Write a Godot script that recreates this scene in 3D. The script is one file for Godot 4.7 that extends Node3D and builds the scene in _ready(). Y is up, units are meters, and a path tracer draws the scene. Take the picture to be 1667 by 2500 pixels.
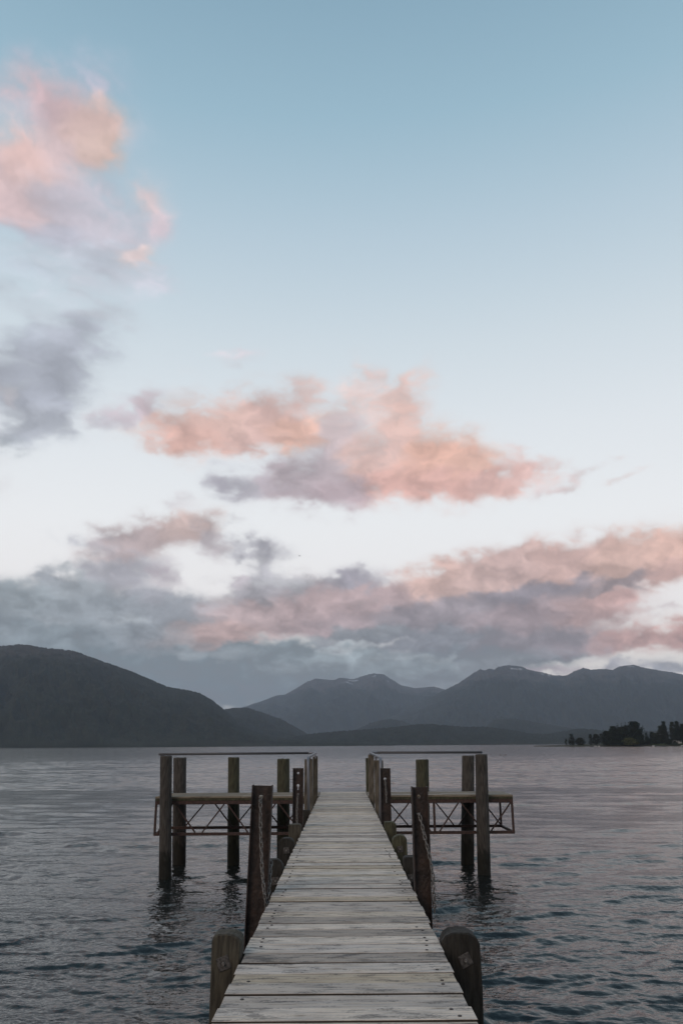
extends Node3D
# A lake at dusk: a plank jetty with a T-shaped head, seen along its axis. Water level is y = 0, metres, -z is out over the lake.

const DECK := 2.1
const HALF := 0.7
var rng := RandomNumberGenerator.new()
var M := {}
var used := {}

# ---------------------------------------------------------------- helpers
func numbered(called: String) -> String:
	used[called] = used.get(called, -1) + 1
	return called if used[called] == 0 else "%s_%03d" % [called, used[called]]

func tag(o: Node, label: String, category: String, group := "", kind := "") -> void:
	o.set_meta("label", label)
	o.set_meta("category", category)
	if group: o.set_meta("group", group)
	if kind: o.set_meta("kind", kind)

func thing(called: String, label: String, category: String, at := Vector3.ZERO, group := "") -> Node3D:
	var o := Node3D.new()
	o.name = numbered(called)
	add_child(o)
	o.position = at
	tag(o, label, category, group)
	return o

func part(called: String, mesh: Mesh, mat: Material, parent: Node, at := Vector3.ZERO) -> MeshInstance3D:
	var o := MeshInstance3D.new()
	o.name = called
	o.mesh = mesh
	if mat: o.material_override = mat
	o.position = at
	o.cast_shadow = GeometryInstance3D.SHADOW_CASTING_SETTING_ON
	parent.add_child(o, true)
	return o

func structure(called: String, mesh: Mesh, mat: Material, at := Vector3.ZERO) -> MeshInstance3D:
	var o := part(numbered(called), mesh, mat, self, at)
	o.set_meta("kind", "structure")
	return o

func mb(smooth := false) -> SurfaceTool:
	var st := SurfaceTool.new()
	st.begin(Mesh.PRIMITIVE_TRIANGLES)
	st.set_smooth_group(0 if smooth else -1)
	return st

func done(st: SurfaceTool) -> ArrayMesh:
	st.generate_normals()
	return st.commit()

# joins a row of closed rings (same count of points each) into a skin with end caps; outward whatever the order of the points
func loft(st: SurfaceTool, rings: Array, caps := true, colours := []) -> void:
	var n: int = rings[0].size()
	var c0 := Vector3.ZERO
	var c1 := Vector3.ZERO
	for k in n:
		c0 += rings[0][k] / n
		c1 += rings[-1][k] / n
	var axis: Vector3 = c1 - c0
	var turn := 0.0
	for k in n:
		turn += (rings[0][k] - c0).cross(rings[0][(k + 1) % n] - c0).dot(axis)
	var flip := turn > 0.0
	for i in rings.size() - 1:
		for k in n:
			var j := (k + 1) % n
			var q := [rings[i][k], rings[i][j], rings[i + 1][j], rings[i + 1][k]]
			var ids := [[i, k], [i, j], [i + 1, j], [i + 1, k]]
			var order := [0, 1, 2, 0, 2, 3] if not flip else [0, 2, 1, 0, 3, 2]
			for o in order:
				if colours: st.set_color(colours[ids[o][0]][ids[o][1]])
				st.add_vertex(q[o])
	if caps:
		for e in 2:
			var ring: Array = rings[0] if e == 0 else rings[-1]
			var row := 0 if e == 0 else rings.size() - 1
			var mid := c0 if e == 0 else c1
			for k in n:
				var j := (k + 1) % n
				var tri := [mid, ring[j], ring[k]] if (e == 0) != flip else [mid, ring[k], ring[j]]
				var cs := [k, j, k] if (e == 0) != flip else [k, k, j]
				for t in 3:
					if colours: st.set_color(colours[row][cs[t]])
					st.add_vertex(tri[t])

# a straight bar of w by h section, edges chamfered by b
func bar(st: SurfaceTool, a: Vector3, b: Vector3, w: float, h: float, bev := 0.0) -> void:
	var d := (b - a).normalized()
	var side := d.cross(Vector3.UP if absf(d.y) < 0.9 else Vector3.BACK).normalized()
	var top := side.cross(d).normalized()
	var sec := []
	var x := w / 2
	var y := h / 2
	var c := maxf(bev, 0.0)
	if c > 0:
		for p in [[x - c, y], [x, y - c], [x, -y + c], [x - c, -y], [-x + c, -y], [-x, -y + c], [-x, y - c], [-x + c, y]]: sec.append(p)
	else:
		sec = [[x, y], [x, -y], [-x, -y], [-x, y]]
	var rings := []
	for e in ([[a, 0.0], [b, 0.0]] if c == 0 else [[a, c], [a + d * c, 0.0], [b - d * c, 0.0], [b, c]]):
		var ring := []
		for p in sec:
			var k: float = e[1]
			ring.append(e[0] + side * (p[0] - signf(p[0]) * k) + top * (p[1] - signf(p[1]) * k))
		rings.append(ring)
	loft(st, rings)

func bar_mesh(a: Vector3, b: Vector3, w: float, h: float, bev := 0.0) -> ArrayMesh:
	var st := mb()
	bar(st, a, b, w, h, bev)
	return done(st)

func tube(path: Array, r: float, sides := 10) -> ArrayMesh:
	var st := mb(true)
	var rings := []
	var ref := Vector3.UP
	for i in path.size():
		var d: Vector3 = (path[mini(i + 1, path.size() - 1)] - path[maxi(i - 1, 0)]).normalized()
		if absf(d.dot(ref)) > 0.95: ref = Vector3.RIGHT if absf(d.x) < 0.9 else Vector3.BACK
		var u := d.cross(ref).normalized()
		ref = u.cross(d).normalized()
		var ring := []
		for k in sides:
			var a := TAU * k / sides
			ring.append(path[i] + (u * cos(a) + ref * sin(a)) * r)
		rings.append(ring)
	loft(st, rings)
	return done(st)

# rounds the corners of a polyline
func rounded(pts: Array, r: float) -> Array:
	var out := [pts[0]]
	for i in range(1, pts.size() - 1):
		var a: Vector3 = pts[i] + (pts[i - 1] - pts[i]).normalized() * r
		var b: Vector3 = pts[i] + (pts[i + 1] - pts[i]).normalized() * r
		for k in 7:
			var t := k / 6.0
			out.append(a.lerp(pts[i], t).lerp((pts[i] as Vector3).lerp(b, t), t))
	out.append(pts[-1])
	return out

func noise(s: int, freq: float, octaves := 4, kind := FastNoiseLite.TYPE_SIMPLEX_SMOOTH) -> FastNoiseLite:
	var n := FastNoiseLite.new()
	n.seed = s
	n.noise_type = kind
	n.frequency = freq
	n.fractal_type = FastNoiseLite.FRACTAL_FBM
	n.fractal_octaves = octaves
	return n

func noise_texture(s: int, size: int, freq: float, ramp: Array, octaves := 5) -> NoiseTexture2D:
	var t := NoiseTexture2D.new()
	t.width = size
	t.height = size
	t.seamless = true
	t.normalize = true
	t.noise = noise(s, freq, octaves)
	if ramp:
		var g := Gradient.new()
		var offs := PackedFloat32Array()
		var cols := PackedColorArray()
		for r in ramp:
			offs.append(r[0])
			cols.append(Color(r[1], r[2], r[3]).linear_to_srgb())
		g.offsets = offs
		g.colors = cols
		t.color_ramp = g
	return t

func normal_texture(s: int, size: int, freq: float, strength: float, octaves := 4) -> NoiseTexture2D:
	var t := noise_texture(s, size, freq, [], octaves)
	t.as_normal_map = true
	t.bump_strength = strength
	return t

func lin(r: float, g: float, b: float) -> Color:
	return Color(r, g, b).linear_to_srgb()

func plain(c: Color, rough := 0.8, metal := 0.0) -> StandardMaterial3D:
	var m := StandardMaterial3D.new()
	m.albedo_color = c
	m.roughness = rough
	m.metallic = metal
	return m

func grained(c: Color, tex: Texture2D, scale: Vector3, nrm: Texture2D, nscale: float, rough := 0.85) -> StandardMaterial3D:
	var m := plain(c, rough)
	m.albedo_texture = tex
	m.uv1_offset = Vector3(0.5, 0.13, 0.37)
	m.uv1_triplanar = true
	m.uv1_world_triplanar = true
	m.uv1_scale = scale
	if nrm:
		m.normal_enabled = true
		m.normal_texture = nrm
		m.normal_scale = nscale
	return m

# ---------------------------------------------------------------- sky
# clouds as seen in direction: azimuth, elevation, half width, half height (degrees), turn, thickness, colour
const CLOUDS := [
	-24.20, 41.26, 2.14, 1.53, 0, 0.75, 231, 195, 199, -21.10, 40.78, 2.08, 1.34, 0, 0.80, 241, 201, 191, -19.76, 39.76, 1.19, 1.37, 0, 0.85, 241, 203, 189, -25.21, 37.41, 2.28, 1.61, 0, 0.80, 237, 195, 187,
	-22.85, 38.93, 2.84, 1.98, 0, 0.70, 225, 195, 195, -25.81, 35.21, 2.29, 1.52, 0, 0.75, 225, 193, 193, -22.07, 35.71, 3.44, 1.82, 0, 0.60, 198, 188, 198, -23.39, 33.58, 3.16, 1.18, 0, 0.50, 188, 186, 200,
	-18.82, 34.65, 2.33, 1.61, 0, 0.55, 198, 190, 200, -15.83, 36.97, 1.25, 1.19, 0, 0.70, 237, 209, 209, -15.25, 35.15, 1.13, 1.14, 0, 0.65, 231, 207, 215, -16.49, 33.05, 1.07, 0.77, 0, 0.65, 237, 213, 211,
	-24.30, 31.09, 2.36, 0.96, 0, 0.42, 182, 190, 202, -19.58, 32.61, 2.20, 1.23, 0, 0.40, 190, 194, 206, -15.18, 31.52, 1.43, 0.79, 0, 0.30, 221, 211, 223, -20.27, 43.50, 1.54, 0.93, 0, 0.22, 223, 193, 205,
	-26.13, 42.86, 0.73, 0.91, 0, 0.18, 200, 180, 195, -23.68, 26.31, 2.40, 1.12, 10, 0.50, 178, 184, 196, -20.25, 26.99, 2.36, 1.42, 10, 0.75, 170, 174, 186, -22.31, 24.81, 2.72, 1.71, 0, 0.85, 168, 172, 184,
	-19.00, 28.60, 2.24, 0.79, 15, 0.35, 188, 188, 198, -21.82, 23.14, 2.19, 1.44, 20, 0.75, 170, 174, 186, -22.94, 21.23, 2.16, 1.21, 25, 0.85, 172, 176, 186, -21.15, 21.03, 1.52, 1.02, 20, 0.50, 178, 182, 192,
	-23.79, 19.81, 1.34, 0.63, 15, 0.60, 170, 176, 184, -24.46, 23.04, 0.93, 0.99, 0, 0.40, 204, 198, 202, -15.95, 22.79, 2.04, 1.04, 20, 0.60, 198, 184, 192, -17.43, 21.75, 1.44, 0.59, 20, 0.40, 190, 188, 196,
	-14.39, 23.23, 1.03, 1.20, 0, 0.60, 206, 188, 194, -12.02, 21.44, 2.85, 1.28, 0, 0.95, 230, 186, 174, -9.46, 22.52, 2.74, 1.47, 10, 0.90, 224, 188, 178, -5.50, 23.45, 2.62, 1.78, 10, 1.00, 220, 184, 176,
	-3.46, 22.10, 2.33, 1.18, 0, 1.00, 230, 186, 170, -7.45, 21.53, 2.15, 0.92, 0, 0.80, 222, 186, 178, -11.87, 24.49, 0.96, 0.84, 0, 0.45, 230, 208, 204, -2.65, 25.04, 1.08, 0.92, 45, 0.50, 226, 198, 192,
	1.28, 24.42, 2.01, 1.69, 50, 0.70, 228, 200, 194, 5.22, 25.39, 2.00, 0.85, 45, 0.85, 230, 198, 190, 1.98, 25.94, 0.86, 0.91, 30, 0.40, 228, 204, 200, 4.97, 23.10, 1.70, 1.54, 60, 0.80, 228, 192, 182,
	-0.10, 21.81, 2.03, 1.55, 50, 0.60, 214, 196, 198, 2.89, 20.53, 3.12, 1.87, 30, 0.85, 222, 188, 180, 7.18, 20.07, 2.93, 1.70, 15, 1.00, 238, 190, 172, 9.61, 19.78, 1.37, 1.29, 0, 0.95, 240, 196, 180,
	6.45, 18.39, 4.64, 1.40, 0, 1.00, 226, 180, 170, -2.77, 19.16, 3.12, 1.72, 20, 0.85, 190, 176, 182, -0.79, 17.76, 3.44, 1.13, 0, 0.95, 188, 170, 176, -5.39, 18.34, 1.86, 0.93, 0, 0.60, 190, 180, 188,
	-8.64, 18.24, 1.47, 0.99, -10, 0.80, 178, 174, 184, -6.99, 17.52, 1.55, 0.56, 0, 0.50, 184, 180, 188, 11.59, 17.96, 2.56, 0.98, 8, 0.90, 226, 186, 178, 14.14, 18.39, 1.77, 0.67, 15, 0.70, 222, 188, 182,
	13.30, 19.74, 0.95, 0.61, 0, 0.60, 230, 198, 192, 16.88, 17.84, 2.02, 0.48, 18, 0.60, 222, 196, 194, 15.58, 17.05, 1.17, 0.39, 10, 0.50, 214, 194, 194, 20.74, 17.59, 1.38, 0.26, 12, 0.50, 228, 202, 198,
	19.88, 19.18, 0.56, 0.21, 0, 0.35, 226, 206, 204, -7.98, 27.09, 1.15, 0.48, 5, 0.42, 214, 200, 206, -14.38, 13.96, 3.25, 1.27, 15, 0.95, 192, 174, 174, -11.98, 14.94, 2.26, 0.98, 10, 0.95, 204, 180, 174,
	-16.61, 13.53, 1.45, 0.72, 0, 0.80, 186, 180, 186, -19.12, 13.66, 1.13, 0.38, -10, 0.50, 194, 194, 202, -9.75, 14.17, 1.04, 1.54, 30, 0.80, 190, 180, 184, -15.74, 11.78, 2.09, 1.14, 15, 0.95, 172, 170, 178,
	-6.24, 13.58, 2.16, 0.67, -5, 1.15, 178, 176, 184, -5.52, 12.41, 1.04, 1.27, 20, 0.90, 186, 184, 190, -12.86, 11.45, 1.34, 0.79, 0, 0.70, 182, 172, 180, -13.98, 10.10, 1.77, 0.60, 0, 0.80, 170, 170, 178,
	-20.46, 11.06, 1.10, 0.70, 10, 0.80, 166, 170, 177, -18.42, 10.59, 1.69, 1.00, 0, 0.90, 160, 166, 172, -12.08, 16.84, 0.90, 0.43, 0, 0.40, 206, 198, 202, -7.90, 15.62, 0.55, 0.31, 0, 0.40, 206, 204, 208,
	-7.13, 11.15, 1.10, 0.59, 0, 0.85, 196, 188, 194, -21.78, 8.95, 3.24, 1.20, 0, 1.00, 157, 166, 172, -17.85, 8.85, 4.24, 1.41, 0, 1.00, 157, 164, 171, -12.27, 9.04, 3.57, 1.02, 0, 0.90, 168, 172, 180,
	-20.52, 7.28, 5.46, 1.43, 0, 1.00, 140, 151, 158, -13.95, 7.20, 4.38, 1.19, 0, 1.00, 150, 156, 163, -6.75, 8.85, 4.29, 1.28, 8, 1.00, 192, 170, 170, -3.01, 9.34, 3.72, 1.48, 5, 1.00, 190, 166, 166,
	-9.48, 7.68, 3.92, 0.85, 5, 1.00, 206, 174, 168, -12.01, 6.95, 2.37, 0.66, 0, 0.90, 192, 170, 166, -5.23, 10.50, 2.96, 0.82, 5, 1.15, 176, 172, 178, 0.47, 11.19, 1.87, 0.93, 10, 0.95, 170, 165, 175,
	-0.65, 8.56, 2.79, 1.04, 0, 1.00, 182, 162, 165, 6.80, 11.07, 3.08, 1.29, 10, 1.00, 218, 184, 174, 3.62, 10.16, 2.48, 1.17, 5, 1.00, 194, 170, 171, 9.62, 11.35, 2.73, 1.41, 10, 1.00, 208, 178, 171,
	12.42, 11.71, 2.39, 1.34, 15, 1.00, 204, 174, 168, 13.87, 12.85, 1.42, 0.42, 35, 0.80, 226, 194, 186, 16.06, 12.02, 3.18, 1.50, 10, 1.00, 212, 178, 170, 19.58, 12.21, 3.34, 1.41, 10, 1.00, 220, 184, 172,
	22.98, 12.44, 2.40, 1.21, 5, 1.00, 230, 190, 176, 22.84, 11.21, 2.40, 0.72, 8, 1.00, 208, 172, 164, 25.62, 11.95, 2.82, 1.40, 5, 1.00, 226, 186, 172, 13.22, 10.16, 4.43, 0.60, 8, 1.00, 148, 140, 148,
	18.40, 10.46, 3.10, 0.50, 8, 1.00, 164, 148, 150, 7.02, 8.85, 4.59, 1.04, 5, 1.00, 160, 150, 156, 12.19, 8.39, 4.45, 1.14, 5, 1.00, 165, 148, 152, 16.63, 8.49, 3.42, 1.12, 8, 1.00, 192, 162, 159,
	18.70, 9.09, 1.68, 0.76, 8, 0.95, 212, 174, 168, 22.25, 8.46, 1.20, 0.31, 0, 0.60, 206, 188, 190, 6.65, 7.25, 5.49, 0.85, 3, 1.00, 138, 140, 148, 12.69, 6.87, 4.41, 0.83, 3, 1.00, 148, 140, 146,
	2.00, 7.62, 3.40, 0.55, 5, 1.00, 142, 146, 152, 19.30, 6.61, 3.30, 0.75, 6, 1.00, 206, 168, 162, 22.20, 6.87, 1.86, 0.68, 6, 1.00, 216, 174, 166, 24.96, 6.79, 2.29, 0.72, 6, 1.00, 206, 168, 162,
	15.87, 6.38, 2.28, 0.53, 0, 1.00, 158, 146, 152, -17.57, 5.50, 7.30, 1.44, 0, 1.00, 122, 134, 141, -10.26, 4.89, 5.96, 1.36, 0, 1.00, 118, 129, 136, -5.76, 6.21, 4.58, 0.72, 0, 1.00, 130, 140, 146,
	-0.19, 5.91, 3.08, 0.61, 0, 0.75, 166, 178, 184, -2.66, 4.41, 6.12, 1.20, 0, 1.00, 122, 132, 139, -6.90, 3.22, 4.82, 1.18, 0, 1.00, 110, 122, 130, 3.51, 5.27, 6.12, 0.96, 3, 0.90, 148, 158, 164,
	6.53, 4.24, 4.84, 0.71, 0, 1.00, 130, 136, 142, 12.00, 5.47, 4.41, 0.59, 3, 0.90, 140, 144, 150, 9.04, 6.20, 3.01, 0.54, 0, 1.00, 128, 134, 142, 14.10, 6.00, 2.32, 0.35, 0, 0.90, 150, 148, 155,
	21.55, 4.72, 2.39, 0.50, 0, 0.80, 178, 178, 186, 18.59, 5.12, 0.55, 0.40, 0, 0.70, 172, 170, 178, 13.71, 4.69, 4.34, 0.35, 0, 0.80, 184, 172, 178, 24.66, 4.46, 2.28, 0.60, 0, 0.80, 176, 176, 184,
	-25.34, 7.48, 4.08, 2.49, 0, 1.00, 150, 158, 165, -25.56, 4.99, 4.02, 1.36, 0, 1.00, 122, 134, 141, -26.76, 23.22, 2.31, 1.66, 10, 0.70, 170, 174, 186, -28.95, 35.75, 2.20, 1.72, 0, 0.70, 225, 193, 193,
	-21.54, 31.46, 5.14, 2.45, 0, 0.30, 200, 204, 214, -23.99, 28.79, 3.97, 1.64, 0, 0.24, 198, 204, 214, -17.67, 31.49, 3.09, 1.67, 0, 0.28, 217, 211, 223, -21.41, 42.93, 3.58, 1.41, 10, 0.25, 215, 197, 213,
	-17.61, 40.62, 2.14, 1.49, 0, 0.16, 215, 205, 217, -15.21, 8.50, 1.31, 0.42, 0, 1.60, 186, 192, 198, -4.61, 11.03, 2.23, 0.52, 0, 0.95, 206, 206, 210, 1.05, 6.63, 2.78, 0.27, 3, 1.00, 196, 202, 206,
	3.54, 6.90, 1.54, 0.24, 10, 1.00, 226, 224, 222, -8.81, 6.25, 3.62, 0.36, 0, 1.50, 150, 158, 164, -2.66, 5.22, 3.68, 0.36, 0, 1.50, 146, 155, 161, -20.62, 8.29, 2.19, 0.40, 0, 1.30, 176, 182, 188,
	5.06, 5.76, 3.36, 0.30, 0, 1.60, 170, 177, 182,
]
# clear air by elevation in degrees
const AIR := [-90.0, 110, 116, 122, -1.0, 262, 254, 248, 4.0, 266, 258, 250, 9.0, 262, 258, 257, 15.5, 250, 252, 254, 21.8, 234, 240, 245, 28.0, 214, 226, 234, 35.5, 186, 207, 221, 42.7, 156, 188, 206, 49.0, 139, 172, 192, 62.0, 116, 152, 178, 90.0, 104, 140, 168]

func sky_blobs() -> Array:
	var all := []
	for i in range(0, CLOUDS.size(), 9):
		all.append(CLOUDS.slice(i, i + 9))
	# clouds added out of view; low ones denser and greyer, darkening the low sky
	var r := RandomNumberGenerator.new()
	r.seed = 77
	var tones := [[122, 134, 141], [140, 150, 157], [157, 165, 172], [190, 170, 170], [165, 148, 152], [210, 178, 170]]
	for k in 640:
		var az := r.randf_range(33.0, 327.0)
		if az > 180: az -= 360
		var pick := r.randf()
		var el := 1.0 + 20.0 * pick
		var c: Array = tones[clampi(int(pick * 3.0 + r.randf_range(0, 2.4)), 0, 5)]
		all.append([az, el, r.randf_range(2.5, 7.0), r.randf_range(0.7, 1.8), r.randf_range(-8, 8), r.randf_range(0.7, 1.0), c[0], c[1], c[2]])
	for k in 170:
		var az := r.randf_range(36.0, 324.0)
		if az > 180: az -= 360
		var el := r.randf_range(17.0, 52.0)
		var c: Array = [[222, 188, 184], [196, 186, 198], [170, 174, 186], [230, 192, 180]][r.randi() % 4]
		for j in 3:
			all.append([az + r.randf_range(-4, 4), el + r.randf_range(-2, 2), r.randf_range(1.5, 4.0), r.randf_range(1.0, 2.0), r.randf_range(-20, 20), r.randf_range(0.35, 0.8), c[0], c[1], c[2]])
	return all

func paint_sky(blobs: Array, az0: float, w: int, el1: float, h: int, step: float) -> PackedFloat32Array:
	var dens := PackedFloat32Array()
	var cr := PackedFloat32Array()
	var cg := PackedFloat32Array()
	var cb := PackedFloat32Array()
	var ws := PackedFloat32Array()
	dens.resize(w * h)
	cr.resize(w * h)
	cg.resize(w * h)
	cb.resize(w * h)
	ws.resize(w * h)
	for b in blobs:
		var rx: float = b[2] * 1.15
		var ry: float = b[3] * 1.15
		var ce := cos(deg_to_rad(b[1]))
		var ca := cos(deg_to_rad(b[4]))
		var sa := sin(deg_to_rad(b[4]))
		var reach := maxf(rx, ry) * 2.2
		var y0 := maxi(0, int((el1 - b[1] - reach) / step))
		var y1 := mini(h - 1, int((el1 - b[1] + reach) / step) + 1)
		var x0 := maxi(0, int((b[0] - reach / ce - az0) / step))
		var x1 := mini(w - 1, int((b[0] + reach / ce - az0) / step) + 1)
		var wt: float = b[5]
		# shaded cloud lies in front of lit cloud
		var heavy := 2.4 if b[6] < 168 else 1.0
		var r0: float = b[6]
		var g0: float = b[7]
		var b0: float = b[8]
		for y in range(y0, y1 + 1):
			var v: float = el1 - (y + 0.5) * step - b[1]
			for x in range(x0, x1 + 1):
				var u: float = (az0 + (x + 0.5) * step - b[0]) * ce
				var p := (u * ca + v * sa) / rx
				var q := (v * ca - u * sa) / ry
				var d := p * p + q * q
				if d < 4.5:
					var f := wt * exp(-d * 1.25)
					var i := y * w + x
					dens[i] += f
					f = f * f * f * heavy
					ws[i] += f
					cr[i] += f * r0
					cg[i] += f * g0
					cb[i] += f * b0
	# blocks of sky with a cloud in or near them
	var bw := w / 16 + 1
	var bh := h / 16 + 1
	var cloudy := PackedByteArray()
	cloudy.resize(bw * bh)
	for y in h:
		for x in range(0, w, 2):
			if dens[y * w + x] > 0.02:
				var bx := x / 16
				var by := y / 16
				for q in range(maxi(0, by - 1), mini(bh, by + 2)):
					for p in range(maxi(0, bx - 2), mini(bw, bx + 3)): cloudy[q * bw + p] = 1
	var n1 := noise(11, 1.0, 5)
	var n2 := noise(23, 1.0, 5)
	var n3 := noise(37, 1.0, 6)
	n3.fractal_gain = 0.56
	var n4 := noise(53, 1.0, 2)
	var n5 := noise(59, 1.1, 3, FastNoiseLite.TYPE_CELLULAR)
	n5.cellular_return_type = FastNoiseLite.RETURN_DISTANCE
	n5.fractal_gain = 0.45
	n4.fractal_gain = 0.35
	var out := PackedFloat32Array()
	out.resize(w * h * 3)
	for y in h:
		var el := el1 - (y + 0.5) * step
		var k := 0
		while k < AIR.size() - 8 and AIR[k + 4] < el: k += 4
		var t := clampf((el - AIR[k]) / (AIR[k + 4] - AIR[k]), 0, 1)
		var ar := lerpf(AIR[k + 1], AIR[k + 5], t)
		var ag := lerpf(AIR[k + 2], AIR[k + 6], t)
		var ab := lerpf(AIR[k + 3], AIR[k + 7], t)
		var ce := cos(deg_to_rad(el))
		var se := sin(deg_to_rad(el))
		# cloud texture shrinks and flattens towards the horizon, as a layer seen from below does
		var s := lerpf(26.0, 11.0, clampf(el / 34.0, 0, 1))
		var amp := lerpf(0.5, 0.8, clampf(el / 34.0, 0, 1)) / step
		var mottle := lerpf(0.24, 0.11, clampf((el - 4.0) / 14.0, 0, 1))
		for x in w:
			if cloudy[(y / 16) * bw + x / 16] == 0:
				var e := (y * w + x) * 3
				out[e] = ar
				out[e + 1] = ag
				out[e + 2] = ab
				continue
			var az := deg_to_rad(az0 + (x + 0.5) * step)
			var dx := sin(az) * ce * s
			var dz := -cos(az) * ce * s
			var dy := se * s * lerpf(1.9, 1.25, clampf((el - 6.0) / 14.0, 0, 1))
			var a := n1.get_noise_3d(dx, dy, dz)
			var b := n2.get_noise_3d(dx, dy, dz)
			var xx := clampi(x + int(a * amp * 2.6), 0, w - 1)
			var yy := clampi(y + int(b * amp * 1.7), 0, h - 1)
			var i := yy * w + xx
			var d := dens[i]
			var o := (y * w + x) * 3
			var fr := ar
			var fg := ag
			var fb := ab
			if d > 0.02:
				var px := dx * 1.25 + a * 0.9
				var py := dy * 1.25
				var pz := dz * 1.25 + b * 0.9
				var puff := -n5.get_noise_3d(px, py, pz) - 0.45
				var n := 0.78 * n3.get_noise_3d(px, py, pz) + 0.32 * puff
				var lit := puff + n5.get_noise_3d(px + 0.06, py + 0.14, pz) + 0.45
				# soft billows: a coarse noise against itself a little up and to the right, where the glow comes from
				var q0 := n4.get_noise_3d(dx * 0.8 + a * 0.3, dy * 0.8, dz * 0.8 + b * 0.3)
				var q1 := n4.get_noise_3d(dx * 0.8 + a * 0.3 + 0.25, dy * 0.8 + 0.4, dz * 0.8 + b * 0.3)
				var m := d * 0.98 + (0.52 * n + 0.14 * a) * minf(1.0, d * 2.2)
				if m > 0:
					var al := lerpf(0.97, 0.86, clampf((el - 20.0) / 15.0, 0, 1)) * smoothstep(0.0, 1.15, m)
					var relief := (q0 - q1) * 0.10
					var g := (1.0 + relief + clampf(lit * 0.16, -0.05, 0.05) + mottle * n + 0.03 * b) / ws[i]
					var er := cr[i] * g
					var eg := cg[i] * g
					var eb := cb[i] * g
					var grey := (er + eg + eb) / 3.0
					fr = lerpf(ar, lerpf(grey, er, 0.97), al)
					fg = lerpf(ag, lerpf(grey, eg, 0.97), al)
					fb = lerpf(ab, lerpf(grey, eb, 0.97), al)
			out[o] = fr
			out[o + 1] = fg
			out[o + 2] = fb
	return out

func sky_texture() -> ImageTexture:
	var blobs := sky_blobs()
	var coarse := paint_sky(blobs, -180.0, 1024, 90.0, 264, 360.0 / 1024)
	var fine := paint_sky(blobs, -40.078125, 912, 52.03125, 616, 360.0 / 4096)
	var lut := PackedFloat32Array()
	for i in 3001: lut.append(pow((i / 2550.0 + 0.055) / 1.055, 2.4) if i > 103 else i / 2550.0 / 12.92)
	var img := Image.create_from_data(1024, 264, false, Image.FORMAT_RGBF, in_linear(coarse, lut).to_byte_array())
	img.resize(4096, 1056, Image.INTERPOLATE_CUBIC)
	var view := Image.create_from_data(912, 616, false, Image.FORMAT_RGBF, in_linear(fine, lut).to_byte_array())
	img.blit_rect(view, Rect2i(0, 0, 912, 616), Vector2i(1592, 432))
	var all := Image.create_empty(4096, 2048, false, Image.FORMAT_RGBF)
	all.fill(Color(0.16, 0.175, 0.19))
	# column 0 of a panorama looks along -z
	all.blit_rect(img, Rect2i(2048, 0, 2048, 1040), Vector2i(0, 0))
	all.blit_rect(img, Rect2i(0, 0, 2048, 1040), Vector2i(2048, 0))
	return ImageTexture.create_from_image(all)

func in_linear(a: PackedFloat32Array, lut: PackedFloat32Array) -> PackedFloat32Array:
	for i in a.size(): a[i] = lut[clampi(int(a[i] * 10.0), 0, 3000)]
	return a

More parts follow.
